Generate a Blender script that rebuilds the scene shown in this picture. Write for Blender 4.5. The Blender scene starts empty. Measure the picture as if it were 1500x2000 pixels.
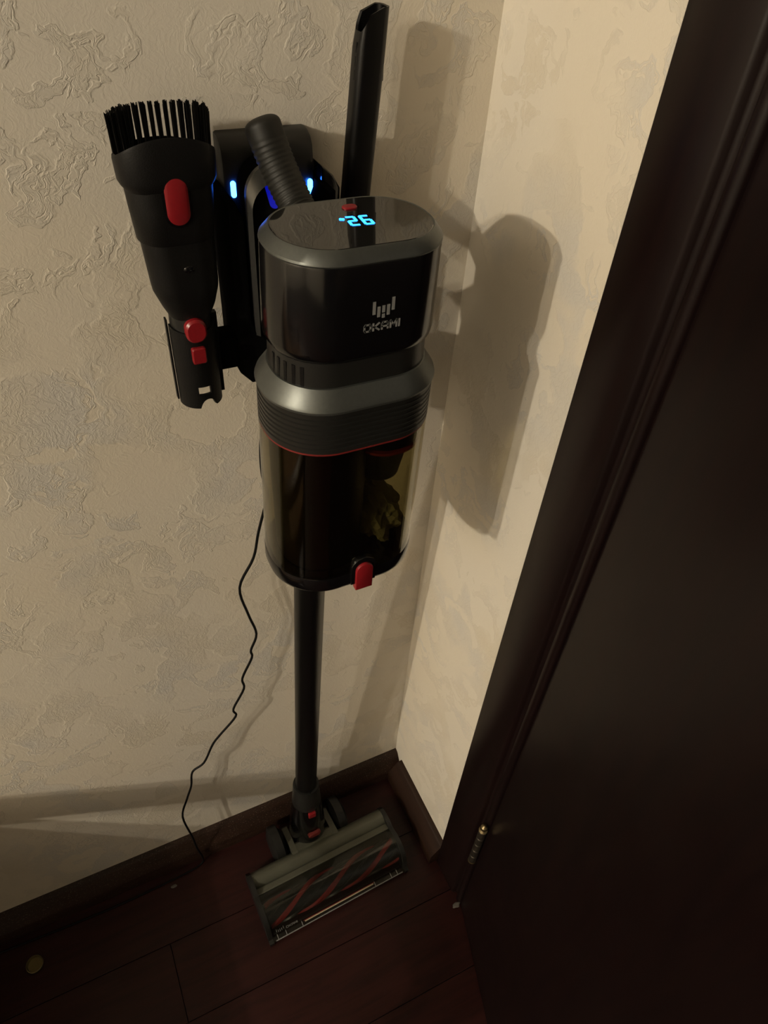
import bpy, bmesh, math, random
from mathutils import Vector, Matrix
from math import sin, cos, pi, radians, sqrt

random.seed(7)
scene = bpy.context.scene
COL = scene.collection

# ------------------------------------------------------------------ camera
cam_d = bpy.data.cameras.new('camera')
cam = bpy.data.objects.new('camera', cam_d)
COL.objects.link(cam)
cam_d.sensor_fit = 'VERTICAL'
cam_d.sensor_height = 36.0
cam_d.lens = 25.02
cam_d.clip_start = 0.01
RX = Vector((0.901677, -0.428257, 0.059786))
UP = Vector((0.258745, 0.645138, 0.718921))
BK = Vector((-0.346453, -0.632765, 0.692516))
M = Matrix(((RX.x, UP.x, BK.x, -0.3829), (RX.y, UP.y, BK.y, -0.5726), (RX.z, UP.z, BK.z, 1.35), (0, 0, 0, 1)))
cam.matrix_world = M
scene.camera = cam

# ------------------------------------------------------------------ world + lights
scene.view_settings.view_transform = 'Standard'
scene.view_settings.look = 'None'
scene.view_settings.gamma = 1.0
scene.view_settings.use_curve_mapping = False
scene.view_settings.exposure = 0.0
world = bpy.data.worlds.new('room_ambient')
scene.world = world
world.use_nodes = True
bgn = world.node_tree.nodes['Background']
bgn.inputs[0].default_value = (1.0, 0.86, 0.70, 1)
bgn.inputs[1].default_value = 0.024

def lamp(name, loc, power, radius, col=(1.0, 0.885, 0.70)):
    d = bpy.data.lights.new(name, 'POINT')
    d.energy = power
    d.shadow_soft_size = radius
    d.color = col
    o = bpy.data.objects.new(name, d)
    o.location = loc
    COL.objects.link(o)
    return o
lamp('ceiling_lamp_bulb', (-3.60, -1.42, 2.30), 210, 0.028)
lamp('ceiling_lamp_bulb', (-3.52, -1.68, 2.38), 104, 0.028)

# ------------------------------------------------------------------ material helpers
def new_mat(name):
    m = bpy.data.materials.new(name)
    m.use_nodes = True
    nt = m.node_tree
    return m, nt, nt.nodes['Principled BSDF']

def plain(name, col, rough=0.45, metal=0.0, bump=0.0, bscale=400.0, spec=0.5, coat=0.0):
    m, nt, b = new_mat(name)
    b.inputs['Roughness'].default_value = rough
    b.inputs['Metallic'].default_value = metal
    b.inputs['Specular IOR Level'].default_value = spec
    b.inputs['Coat Weight'].default_value = coat
    tc = nt.nodes.new('ShaderNodeTexCoord')
    n = nt.nodes.new('ShaderNodeTexNoise')
    n.inputs['Scale'].default_value = bscale
    n.inputs['Detail'].default_value = 3
    nt.links.new(tc.outputs['Object'], n.inputs['Vector'])
    r = nt.nodes.new('ShaderNodeMix')
    r.data_type = 'RGBA'
    r.inputs[6].default_value = (col[0] * .88, col[1] * .88, col[2] * .88, 1)
    r.inputs[7].default_value = (min(1, col[0] * 1.12), min(1, col[1] * 1.12), min(1, col[2] * 1.12), 1)
    nt.links.new(n.outputs['Fac'], r.inputs[0])
    nt.links.new(r.outputs[2], b.inputs['Base Color'])
    if bump > 0:
        bp = nt.nodes.new('ShaderNodeBump')
        bp.inputs['Strength'].default_value = bump
        bp.inputs['Distance'].default_value = 0.0005
        nt.links.new(n.outputs['Fac'], bp.inputs['Height'])
        nt.links.new(bp.outputs['Normal'], b.inputs['Normal'])
    return m

def emit(name, col, strength):
    m, nt, b = new_mat(name)
    b.inputs['Base Color'].default_value = (0.02, 0.02, 0.02, 1)
    b.inputs['Emission Color'].default_value = (*col, 1)
    b.inputs['Emission Strength'].default_value = strength
    return m

class G:
    """tiny math-node writer"""
    def __init__(s, nt): s.nt = nt
    def m(s, op, a, b=None, c=None, clamp=False):
        n = s.nt.nodes.new('ShaderNodeMath')
        n.operation = op
        n.use_clamp = clamp
        for i, v in enumerate((a, b, c)):
            if v is None: continue
            if isinstance(v, (int, float)): n.inputs[i].default_value = v
            else: s.nt.links.new(v, n.inputs[i])
        return n.outputs[0]
    def noise(s, vec, scale, detail=2, rough=.5, dist=0.0):
        n = s.nt.nodes.new('ShaderNodeTexNoise')
        n.inputs['Scale'].default_value = scale
        n.inputs['Detail'].default_value = detail
        n.inputs['Roughness'].default_value = rough
        n.inputs['Distortion'].default_value = dist
        s.nt.links.new(vec, n.inputs['Vector'])
        return n.outputs['Fac']
    def comb(s, x, y, z):
        n = s.nt.nodes.new('ShaderNodeCombineXYZ')
        for i, v in enumerate((x, y, z)):
            if isinstance(v, (int, float)): n.inputs[i].default_value = v
            else: s.nt.links.new(v, n.inputs[i])
        return n.outputs[0]
    def step(s, v, lo, hi):
        n = s.nt.nodes.new('ShaderNodeMapRange')
        n.interpolation_type = 'SMOOTHSTEP'
        n.inputs['From Min'].default_value = lo
        n.inputs['From Max'].default_value = hi
        s.nt.links.new(v, n.inputs['Value'])
        return n.outputs[0]
    def mix(s, f, a, b):
        n = s.nt.nodes.new('ShaderNodeMix')
        n.data_type = 'RGBA'
        for i, v in ((0, f), (6, a), (7, b)):
            if isinstance(v, (int, float)): n.inputs[i].default_value = v
            elif isinstance(v, tuple): n.inputs[i].default_value = (*v, 1)
            else: s.nt.links.new(v, n.inputs[i])
        return n.outputs[2]

def clear_plastic(name, tint, rough=0.05, ior=1.45, haze=0.0, hazecol=(.1, .1, .1)):
    """tinted transparent plastic: dark see-through body with a fresnel gloss"""
    m = bpy.data.materials.new(name)
    m.use_nodes = True
    nt = m.node_tree
    nt.nodes.clear()
    out = nt.nodes.new('ShaderNodeOutputMaterial')
    tr = nt.nodes.new('ShaderNodeBsdfTransparent')
    tr.inputs[0].default_value = (*tint, 1)
    gl = nt.nodes.new('ShaderNodeBsdfGlossy')
    gl.inputs['Roughness'].default_value = rough
    gl.inputs[0].default_value = (1, 1, 1, 1)
    lw = nt.nodes.new('ShaderNodeLayerWeight')
    lw.inputs['Blend'].default_value = .5
    gg = G(nt)
    f0 = ((ior - 1) / (ior + 1)) ** 2
    frv = gg.m('ADD', f0, gg.m('MULTIPLY', gg.m('POWER', lw.outputs['Facing'], 5.0), 1 - f0))
    mx = nt.nodes.new('ShaderNodeMixShader')
    base = tr
    if haze > 0:
        df = nt.nodes.new('ShaderNodeBsdfDiffuse')
        df.inputs[0].default_value = (*hazecol, 1)
        m2 = nt.nodes.new('ShaderNodeMixShader')
        m2.inputs[0].default_value = haze
        nt.links.new(tr.outputs[0], m2.inputs[1])
        nt.links.new(df.outputs[0], m2.inputs[2])
        base = m2
    nt.links.new(frv, mx.inputs[0])
    nt.links.new(base.outputs[0], mx.inputs[1])
    nt.links.new(gl.outputs[0], mx.inputs[2])
    nt.links.new(mx.outputs[0], out.inputs[0])
    return m

def wallpaper(name, axis, off, bump=1.0):
    """embossed damask wallpaper: ogee lattice of frilled leaves round palmette medallions"""
    mt, nt, b = new_mat(name)
    g = G(nt)
    tc = nt.nodes.new('ShaderNodeTexCoord')
    sp = nt.nodes.new('ShaderNodeSeparateXYZ')
    nt.links.new(tc.outputs['Object'], sp.inputs[0])
    u0 = g.m('ADD', sp.outputs[axis], off)
    v0 = sp.outputs[2]
    p = g.comb(u0, v0, 0.0)
    n1 = g.m('SUBTRACT', g.noise(p, 22, 3, .6), .5)
    n2 = g.m('SUBTRACT', g.noise(g.comb(v0, u0, 3.7), 22, 3, .6), .5)
    n3 = g.m('SUBTRACT', g.noise(p, 90, 3, .6), .5)
    u = g.m('ADD', u0, g.m('MULTIPLY', n1, .040))
    v = g.m('ADD', v0, g.m('MULTIPLY', n2, .040))
    u = g.m('ADD', u, g.m('MULTIPLY', n3, .010))
    W, H = .30, .40
    row = g.m('FLOOR', g.m('DIVIDE', v, H))
    uo = g.m('ADD', u, g.m('MULTIPLY', g.m('MODULO', row, 2.0), W * .5))
    fu = g.m('MULTIPLY', g.m('ABSOLUTE', g.m('SUBTRACT', g.m('FRACT', g.m('DIVIDE', uo, W)), .5)), W)
    fv = g.m('MULTIPLY', g.m('SUBTRACT', g.m('FRACT', g.m('DIVIDE', v, H)), .5), H)
    # palmette medallion
    dv = g.m('ADD', fv, .035)
    r = g.m('SQRT', g.m('ADD', g.m('MULTIPLY', fu, fu), g.m('MULTIPLY', dv, dv)))
    th = g.m('ARCTAN2', fu, dv)
    pet = g.m('ADD', .078, g.m('MULTIPLY', g.m('COSINE', g.m('MULTIPLY', th, 9.0)), .020))
    A = g.step(g.m('SUBTRACT', pet, r), -.004, .004)
    hole = g.step(g.m('ABSOLUTE', g.m('SUBTRACT', r, .046)), .004, .010)
    A = g.m('MULTIPLY', A, hole)
    # ogee leaf chain
    su = g.m('MULTIPLY', g.m('COSINE', g.m('MULTIPLY', fv, 2 * pi / H)), .035)
    du = g.m('ABSOLUTE', g.m('SUBTRACT', g.m('ADD', fu, su), .112))
    wid = g.m('ADD', .017, g.m('MULTIPLY', g.m('SINE', g.m('MULTIPLY', fv, 95.0)), .008))
    B = g.step(g.m('SUBTRACT', wid, du), -.003, .003)
    # mirrored foliage filling the field
    fol = g.noise(g.comb(fu, g.m('MULTIPLY', fv, .85), g.m('MULTIPLY', row, 1.7)), 24, 3, .5, 1.1)
    Cc = g.step(fol, .525, .560)
    vein = g.step(g.m('ABSOLUTE', g.m('SUBTRACT', fol, .60)), .004, .016)
    Cc = g.m('MULTIPLY', Cc, vein)
    mask = g.m('MAXIMUM', g.m('MAXIMUM', A, B), Cc)
    breakup = g.step(g.noise(p, 9, 3, .6), .36, .56)
    mask = g.m('MULTIPLY', mask, breakup)
    # colours: tan ground, greyer and ochre leaves
    big = g.step(g.noise(g.comb(u0, v0, 9.0), 7, 3, .55), .35, .68)
    leaf = g.mix(big, (.585, .53, .43), (.535, .525, .505))
    ground = g.mix(g.step(g.noise(p, 3.5, 2, .5), .3, .7), (.650, .590, .485), (.64, .60, .525))
    base = g.mix(g.m('MULTIPLY', mask, .66), ground, leaf)
    fine = g.noise(g.comb(g.m('MULTIPLY', u0, 3.0), v0, 0.0), 260, 2, .6)
    base = g.mix(g.m('MULTIPLY', fine, .12), base, (.50, .43, .33))
    nt.links.new(base, b.inputs['Base Color'])
    b.inputs['Roughness'].default_value = .62
    b.inputs['Specular IOR Level'].default_value = .3
    # relief: a raised crinkled outline round each leaf, fine strokes inside, woven grain everywhere
    edge = g.m('MULTIPLY', g.m('MULTIPLY', mask, g.m('SUBTRACT', 1.0, mask)), 4.0)
    st = g.noise(g.comb(g.m('MULTIPLY', u, 2.2), v, 0.0), 150, 3, .65, .8)
    strokes_ = g.m('MULTIPLY', g.step(st, .44, .60), g.m('ADD', .25, g.m('MULTIPLY', mask, .75)))
    h = g.m('ADD', g.m('MULTIPLY', mask, .25), g.m('MULTIPLY', edge, .42))
    h = g.m('ADD', h, g.m('MULTIPLY', strokes_, .50))
    h = g.m('ADD', h, g.m('MULTIPLY', g.noise(p, 520, 2, .6), .20))
    h = g.m('ADD', h, g.m('MULTIPLY', g.noise(p, 60, 3, .6), .30))
    bp = nt.nodes.new('ShaderNodeBump')
    bp.inputs['Strength'].default_value = bump
    bp.inputs['Distance'].default_value = .00055
    nt.links.new(h, bp.inputs['Height'])
    nt.links.new(bp.outputs['Normal'], b.inputs['Normal'])
    return mt

def wood(name, c1, c2, rough, axis=0, scale=6.0, bump=.15, speck=0.0, spec=.4):
    mt, nt, b = new_mat(name)
    g = G(nt)
    tc = nt.nodes.new('ShaderNodeTexCoord')
    info = nt.nodes.new('ShaderNodeObjectInfo')
    mp = nt.nodes.new('ShaderNodeMapping')
    sc = [14.0, 14.0, 14.0]
    sc[axis] = 1.2
    mp.inputs['Scale'].default_value = sc
    nt.links.new(tc.outputs['Object'], mp.inputs[0])
    add = nt.nodes.new('ShaderNodeVectorMath')
    add.operation = 'ADD'
    nt.links.new(mp.outputs[0], add.inputs[0])
    rnd = g.comb(g.m('MULTIPLY', info.outputs['Random'], 40.0), g.m('MULTIPLY', info.outputs['Random'], 17.0), 0.0)
    nt.links.new(rnd, add.inputs[1])
    n = g.noise(add.outputs[0], scale, 5, .6, .6)
    f = g.step(n, .3, .7)
    f2 = g.m('ADD', g.m('MULTIPLY', f, .7), g.m('MULTIPLY', info.outputs['Random'], .3))
    base = g.mix(f2, c1, c2)
    if speck > 0:
        sn = g.step(g.noise(tc.outputs['Object'], 520, 2, .6), .60, .70)
        base = g.mix(g.m('MULTIPLY', sn, speck), base, (.16, .12, .09))
    nt.links.new(base, b.inputs['Base Color'])
    b.inputs['Specular IOR Level'].default_value = spec
    rr = g.m('ADD', rough, g.m('MULTIPLY', g.noise(tc.outputs['Object'], 12, 3), .12))
    nt.links.new(rr, b.inputs['Roughness'])
    bp = nt.nodes.new('ShaderNodeBump')
    bp.inputs['Strength'].default_value = bump
    bp.inputs['Distance'].default_value = .0006
    nt.links.new(n, bp.inputs['Height'])
    nt.links.new(bp.outputs['Normal'], b.inputs['Normal'])
    return mt

MAT = dict(
    wall_l=wallpaper('damask_wallpaper_left', 0, 5.07, .70),
    wall_r=wallpaper('damask_wallpaper_right', 1, 5.21, .55),
    plank=wood('mahogany_plank', (.0150, .0039, .0036), (.0330, .0084, .0070), .34, 0, spec=.22),
    subfloor=plain('subfloor', (.006, .003, .003), .8),
    base=wood('baseboard_wood', (.015, .0068, .0042), (.032, .0150, .0088), .40, 0, speck=.6, spec=.25),
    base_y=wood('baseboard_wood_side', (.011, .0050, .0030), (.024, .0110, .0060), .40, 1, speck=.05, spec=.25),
    door=wood('dark_door_veneer', (.0042, .0019, .0021), (.0075, .0031, .0029), .30, 2, 5.0, .06, spec=.30),
    black=plain('black_plastic', (.0026, .0024, .0027), .42, bump=.25, bscale=900, spec=.26),
    matte=plain('matte_black_plastic', (.0033, .0031, .0030), .50, bump=.3, bscale=1200, spec=.25),
    gloss=plain('glossy_black_plastic', (.0030, .0028, .0032), .15, spec=.62),
    charcoal=plain('charcoal_plastic', (.012, .0119, .0108), .36, spec=.42),
    silver=plain('grey_metallic_paint', (.115, .122, .115), .42, .75),
    trim=plain('silver_trim', (.13, .128, .12), .28, .85),
    grip=plain('rubber_grip', (.0095, .0090, .0070), .55, spec=.35),
    red=plain('red_plastic', (.22, .008, .012), .34),
    red_dark=plain('dark_red_rubber', (.16, .012, .010), .5),
    red_brush=plain('red_brush_strip', (.30, .010, .012), .6, bump=.6, bscale=700),
    mark=plain('grey_print', (.20, .20, .195), .5),
    wandm=plain('satin_black_tube', (.0032, .0030, .0030), .34, spec=.30),
    khaki=plain('khaki_grey_plastic', (.078, .078, .058), .30, spec=.6),
    dull=plain('dull_black_plastic', (.0042, .0040, .0040), .7, spec=0.0),
    cord=plain('black_cord', (.004, .004, .004), .5, spec=.15),
    bristle=plain('black_bristle', (.003, .003, .003), .6, spec=.2),
    brass=plain('brass', (.22, .17, .09), .38, .9),
    cap=plain('tarnished_brass', (.20, .165, .075), .35, .8),
    hinge=plain('dark_bronze', (.05, .042, .032), .4, .7),
    dust=plain('grey_lint', (.16, .15, .085), .95, bump=1.0, bscale=150),
    chipw=plain('pale_lint', (.11, .10, .09), .95),
    filt=plain('filter_mesh', (.020, .020, .019), .6, bump=1.0, bscale=1500),
    fabric=plain('brown_upholstery', (.19, .105, .045), .9, bump=.6, bscale=300),
    led=emit('blue_led', (.02, .16, 1.0), 26.0),
    led_reflect=emit('blue_led_reflection', (.0, .01, 1.0), .30),  # faint emission standing in for the reflected blue LEDs
    digit=emit('blue_digit', (.02, .26, 1.0), 4.2),
    smoke=clear_plastic('smoked_plastic', (.70, .67, .54), .06, 1.5),
    window=clear_plastic('clear_brush_cover', (.72, .72, .68), .08, 1.5, .02, (.20, .20, .16)),
)
MAT['display'] = plain('display_gloss', (.010, .0095, .009), .035, spec=1.0)

# ------------------------------------------------------------------ object helpers
WLOC = {}
def wloc(o):
    return WLOC.get(o.name, Vector((0, 0, 0))) if o else Vector((0, 0, 0))

def props(o, label=None, cat=None, group=None, kind=None):
    if label: o['label'] = label
    if cat: o['category'] = cat
    if group: o['group'] = group
    if kind: o['kind'] = kind
    return o

def thing(name, label, cat, loc):
    o = bpy.data.objects.new(name, None)
    o.empty_display_size = .05
    o.location = loc
    COL.objects.link(o)
    WLOC[o.name] = Vector(loc)
    return props(o, label, cat)

def obj(name, bm, mat, parent=None, smooth=35, recalc=True, label=None, keep_origin=False):
    """link a bmesh given in world coordinates as one mesh object"""
    if recalc:
        bmesh.ops.recalc_face_normals(bm, faces=bm.faces)
    if keep_origin:
        c = Vector((0, 0, 0))
    else:
        lo = Vector((min(v.co[i] for v in bm.verts) for i in range(3)))
        hi = Vector((max(v.co[i] for v in bm.verts) for i in range(3)))
        c = (lo + hi) / 2
    for v in bm.verts: v.co -= c
    me = bpy.data.meshes.new(name)
    bm.to_mesh(me)
    bm.free()
    me.materials.append(mat)
    o = bpy.data.objects.new(name, me)
    COL.objects.link(o)
    WLOC[o.name] = c
    if parent:
        o.parent = parent
        o.location = c - wloc(parent)
    else:
        o.location = c
    if smooth:
        for pl in me.polygons: pl.use_smooth = True
        bm2 = bmesh.new()
        bm2.from_mesh(me)
        lim = radians(smooth)
        for e in bm2.edges:
            if len(e.link_faces) == 2 and e.calc_face_angle(0) > lim: e.smooth = False
        bm2.to_mesh(me)
        bm2.free()
    if label: o['label'] = label
    return o

def B(): return bmesh.new()

def loft(bm, loops, cap0=True, cap1=True, closed=True):
    rows = [[bm.verts.new(p) for p in lp] for lp in loops]
    n = len(rows[0])
    for a, b in zip(rows[:-1], rows[1:]):
        for i in range(n if closed else n - 1):
            j = (i + 1) % n
            bm.faces.new((a[i], a[j], b[j], b[i]))
    if cap0: bm.faces.new(list(reversed(rows[0])))
    if cap1: bm.faces.new(rows[-1])
    return bm

def rrect(cx, cy, z, hx, hy, r, seg=10):
    """rounded rectangle loop in the XY plane"""
    r = min(r, hx - 1e-5, hy - 1e-5)
    pts = []
    for k, (sx, sy) in enumerate(((1, 1), (-1, 1), (-1, -1), (1, -1))):
        a0 = k * pi / 2
        for i in range(seg + 1):
            a = a0 + (pi / 2) * i / seg
            pts.append(Vector((cx + sx * (hx - r) + r * cos(a), cy + sy * (hy - r) + r * sin(a), z)))
    return pts

def box(bm, x0, x1, y0, y1, z0, z1, bev=0.0):
    c = Vector(((x0 + x1) / 2, (y0 + y1) / 2, (z0 + z1) / 2))
    r = bmesh.ops.create_cube(bm, size=1.0)
    for v in r['verts']:
        v.co = Vector((v.co.x * (x1 - x0), v.co.y * (y1 - y0), v.co.z * (z1 - z0))) + c
    if bev > 0:
        es = list({e for v in r['verts'] for e in v.link_edges})
        bmesh.ops.bevel(bm, geom=es, offset=bev, segments=2, affect='EDGES', profile=.5)
    return bm

def frame_of(d):
    d = d.normalized()
    a = Vector((0, 0, 1)) if abs(d.z) < .9 else Vector((1, 0, 0))
    x = d.cross(a).normalized()
    return x, d.cross(x).normalized()

def tube(bm, pts, rad, seg=16, cap=True):
    """swept tube along points; rad a number or a list"""
    pts = [Vector(p) for p in pts]
    n = len(pts)
    rads = rad if isinstance(rad, (list, tuple)) else [rad] * n
    x, y = frame_of(pts[1] - pts[0])
    loops = []
    for i, p in enumerate(pts):
        t = (pts[min(i + 1, n - 1)] - pts[max(i - 1, 0)]).normalized()
        x = (x - t * x.dot(t)).normalized()
        y = t.cross(x)
        loops.append([p + rads[i] * (cos(2 * pi * k / seg) * x + sin(2 * pi * k / seg) * y) for k in range(seg)])
    return loft(bm, loops, cap, cap)

def prism(bm, outline, axis, a0, a1, bev=0.0):
    """extrude a 2-D outline along an axis. axis 'x': outline (y,z); 'y': (x,z); 'z': (x,y)"""
    def P(p, a):
        return Vector((a, p[0], p[1])) if axis == 'x' else Vector((p[0], a, p[1])) if axis == 'y' else Vector((p[0], p[1], a))
    v0 = [bm.verts.new(P(p, a0)) for p in outline]
    v1 = [bm.verts.new(P(p, a1)) for p in outline]
    n = len(outline)
    fs = [bm.faces.new(v0), bm.faces.new(list(reversed(v1)))]
    for i in range(n):
        j = (i + 1) % n
        fs.append(bm.faces.new((v0[j], v0[i], v1[i], v1[j])))
    bmesh.ops.recalc_face_normals(bm, faces=fs)
    if bev > 0:
        es = [e for e in set(e for f in fs[:2] for e in f.edges)]
        bmesh.ops.bevel(bm, geom=es, offset=bev, segments=2, affect='EDGES', profile=.5)
    return bm

def strokes(bm, lines, w, put, depth):
    """lettering: polylines in 2-D become thin raised bars; put(u,v,h)->Vector"""
    for ln in lines:
        for (a, b) in zip(ln[:-1], ln[1:]):
            ax, ay = a
            bx, by = b
            L = sqrt((bx - ax) ** 2 + (by - ay) ** 2) or 1e-6
            dx, dy = (bx - ax) / L, (by - ay) / L
            e = w * .45
            ax, ay, bx, by = ax - dx * e, ay - dy * e, bx + dx * e, by + dy * e
            nx, ny = -dy * w / 2, dx * w / 2
            q = [(ax + nx, ay + ny), (ax - nx, ay - ny), (bx - nx, by - ny), (bx + nx, by + ny)]
            lo = [bm.verts.new(put(*p, 0.0)) for p in q]
            hi = [bm.verts.new(put(*p, depth)) for p in q]
            bm.faces.new(hi)
            bm.faces.new(list(reversed(lo)))
            for i in range(4):
                j = (i + 1) % 4
                bm.faces.new((lo[i], lo[j], hi[j], hi[i]))

LETTERS = {   # each in a 1 x 1 box
    'O': [[(.15, 0), (.85, 0), (1, .18), (1, .82), (.85, 1), (.15, 1), (0, .82), (0, .18), (.15, 0)]],
    'K': [[(0, 0), (0, 1)], [(.95, 1), (.25, .52), (.95, 0)], [(0, .52), (.25, .52)]],
    'A': [[(0, 0), (0, .75), (.18, 1), (.82, 1), (1, .75), (1, 0)], [(0, .38), (1, .38)]],
    'M': [[(0, 0), (0, 1), (.5, .35), (1, 1), (1, 0)]],
    'I': [[(0, 0), (0, 1)]],
}
def word(text, h, lw, gap):
    """polylines of a word, origin at its lower left; returns (lines, width)"""
    out, x = [], 0.0
    for ch in text:
        wd = 0.0 if ch == 'I' else lw
        for ln in LETTERS[ch]:
            out.append([(x + p[0] * wd, p[1] * h) for p in ln])
        x += wd + gap
    return out, x - gap

# ================================================================== ROOM SHELL
# left wall is the plane y = 0 (x < 0), right wall the plane x = 0 (y < 0), floor z = 0
bm = B(); box(bm, -4.6, .14, 0, .12, -.02, 2.7)
o = props(obj('wall_left', bm, MAT['wall_l'], smooth=0, keep_origin=True), kind='structure')
bm = B()
box(bm, 0, .14, -.245, 0, -.02, 2.7)
box(bm, 0, .14, -3.4, -1.155, -.02, 2.7)
box(bm, 0, .14, -1.155, -.245, 2.08, 2.7)
o = props(obj('wall_right', bm, MAT['wall_r'], smooth=0, keep_origin=True), kind='structure')

bm = B(); box(bm, -4.72, .14, -3.4, .12, 2.7, 2.8)
props(obj('ceiling', bm, plain('ceiling_paint', (.46, .44, .41), .8), smooth=0, keep_origin=True), kind='structure')
bm = B(); box(bm, -4.72, -4.6, -3.4, .12, -.02, 2.7)
props(obj('wall_back', bm, plain('plain_wall_paint', (.40, .37, .32), .8), smooth=0, keep_origin=True), kind='structure')
bm = B(); box(bm, -4.72, -1.6, -3.52, -3.4, -.02, 2.7)
props(obj('wall_front', bm, plain('plain_wall_paint', (.40, .37, .32), .8), smooth=0, keep_origin=True), kind='structure')

# floor: base slab and separate planks
bm = B(); box(bm, -4.6, .95, -3.4, 0.0, -.05, -.0035)
floor = props(obj('floor', bm, MAT['subfloor'], smooth=0), kind='structure')
PW, GAP = .1186, .0011
yj = -.0183
row_specs = {0: [-.93], 1: [-.4785, -1.42], 2: [-1.05, -.12 + .60], 3: [-.72, -1.66], 4: [-.18, -1.12]}
plank_cache = {}
for r in range(-1, 14):
    y1 = yj - r * PW
    y0 = y1 - PW
    if r == -1: y1 = -.001
    L = .94
    start = {0: -.93, 1: -.4785, 2: -.66, 3: -.86, 4: -.21}.get(r, -.2 - .37 * ((r * 7) % 5) / 2.0)
    joints = []
    x = start
    while x > -2.6: joints.append(x); x -= L
    x = start + L
    while x < -.005: joints.append(x); x += L
    joints = sorted(joints)
    edges = [-2.7] + [j for j in joints if -2.65 < j < -.02] + [-.001]
    for a, b_ in zip(edges[:-1], edges[1:]):
        bm = B()
        box(bm, a + GAP / 2, b_ - GAP / 2, y0 + GAP / 2, y1 - GAP / 2, -.0034, 0.0, .0005)
        obj('plank', bm, MAT['plank'], floor, smooth=0)

# baseboards (moulded: ledge at the wall, sloping top, upright front)
BP = [(0, 0), (-.0265, 0), (-.0265, .027), (-.024, .031), (-.010, .0535), (-.007, .056), (0, .0575)]
bm = B(); prism(bm, BP, 'x', -3.5, -.0001)
props(obj('baseboard_left', bm, MAT['base'], smooth=50, keep_origin=True), kind='structure')
BPx = [(-.0001 if p[0] == 0 else p[0], p[1]) for p in BP]
bm = B(); prism(bm, [(p[0], p[1]) for p in BP], 'y', -.2015, -.0268)
props(obj('baseboard_right', bm, MAT['base_y'], smooth=50, keep_origin=True), kind='structure')

# door casing on the right wall: flat board, groove, rounded bead
def casing(name, y_out, sgn):
    bm = B()
    prof = [(0, 0), (-.010, 0), (-.0118, .002), (-.0118, .056), (-.010, .0595), (-.006, .0605), (-.004, .063), (-.004, .0665),
            (-.007, .068), (-.010, .0705), (-.0105, .075), (-.009, .079), (-.004, .081), (0, .081)]
    prism(bm, [(x, y_out - sgn * t) for x, t in prof], 'z', 0.0, 2.16)
    return props(obj(name, bm, MAT['door'], smooth=50, keep_origin=True), kind='structure')
casing('trim_1', -.2018, 1)
casing('trim_2', -1.198, -1)
bm = B(); box(bm, -.0118, 0, -1.117, -.2828, 2.075, 2.158, .002)
props(obj('trim_3', bm, MAT['door'], smooth=0), kind='structure')
bm = B(); box(bm, .0005, .135, -.277, -.2455, 0, 2.07)
props(obj('trim_4', bm, MAT['door'], smooth=0), kind='structure')   # jamb in the opening

# door leaf, ajar into the room
HX, HY, ANG = -.0085, -.2845, radians(15.9)
def dpt(s, t, z):   # s along leaf from hinge, t into thickness (away from room)
    return Vector((HX - sin(ANG) * s + cos(ANG) * t, HY - cos(ANG) * s - sin(ANG) * t, z))
def dbox(bm, s0, s1, t0, t1, z0, z1, bev=0.0):
    r = bmesh.ops.create_cube(bm, size=1.0)
    for v in r['verts']:
        s = s0 if v.co.x < 0 else s1
        t = t0 if v.co.y < 0 else t1
        z = z0 if v.co.z < 0 else z1
        v.co = dpt(s, t, z)
    if bev: bmesh.ops.bevel(bm, geom=list({e for v in r['verts'] for e in v.link_edges}), offset=bev, segments=2, affect='EDGES', profile=.5)
bm = B(); dbox(bm, 0.001, .82, 0, .038, .006, 2.05, .002)
door = props(obj('door_1', bm, MAT['door'], smooth=40, keep_origin=True), kind='structure')
def dknob(bm, s, z, R):
    c = dpt(s, -.0, z)
    nrm = (dpt(0, -1, 0) - dpt(0, 0, 0)).normalized()
    tube(bm, [c, c + nrm * .03, c + nrm * .032, c + nrm * .045, c + nrm * .058, c + nrm * .062], [.011, .011, .02, R, R * .9, .008], 20)
bm = B(); dknob(bm, .75, 1.0, .027)
obj('door_handle', bm, MAT['brass'], door)
# hinge: barrel with finials in the gap between casing and leaf
def hinge(z0, z1):
    bm = B()
    hx, hy = -.0165, -.2800
    zs = [z0 + (z1 - z0) * k / 5 for k in range(6)]
    for a, b_ in zip(zs[:-1], zs[1:]):
        tube(bm, [(hx, hy, a + .0006), (hx, hy, a + .0016), (hx, hy, b_ - .0016), (hx, hy, b_ - .0006)], [.0052, .0060, .0060, .0052], 14)
    h = obj('hinge', bm, MAT['hinge'], door)
    bm = B()
    tube(bm, [(hx, hy, z1), (hx, hy, z1 + .002), (hx, hy, z1 + .004), (hx, hy, z1 + .008), (hx, hy, z1 + .013), (hx, hy, z1 + .016)], [.0062, .0066, .0035, .0055, .0048, .0012], 14)
    obj('finial', bm, MAT['brass'], h, label='brass finial on the hinge')
    bm = B()
    tube(bm, [(hx, hy, z0), (hx, hy, z0 - .002), (hx, hy, z0 - .006)], [.0062, .0064, .002], 14)
    obj('finial', bm, MAT['brass'], h, label='brass finial on the hinge')
hinge(.205, .315)
hinge(1.74, 1.85)

# ================================================================== CORDLESS VACUUM
vac = thing('cordless_vacuum', 'black stick vacuum hung upright on the charging dock with its floor head on the planks', 'vacuum cleaner', (-.205, -.10, 0))
CY = -.154
def CX(z): return -.1945 - (1.165 - z) * .018
def stadium(z, hx, hy, r=None, seg=14):
    return rrect(CX(z), CY, z, hx, hy, r if r else hy * .93, seg)

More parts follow.
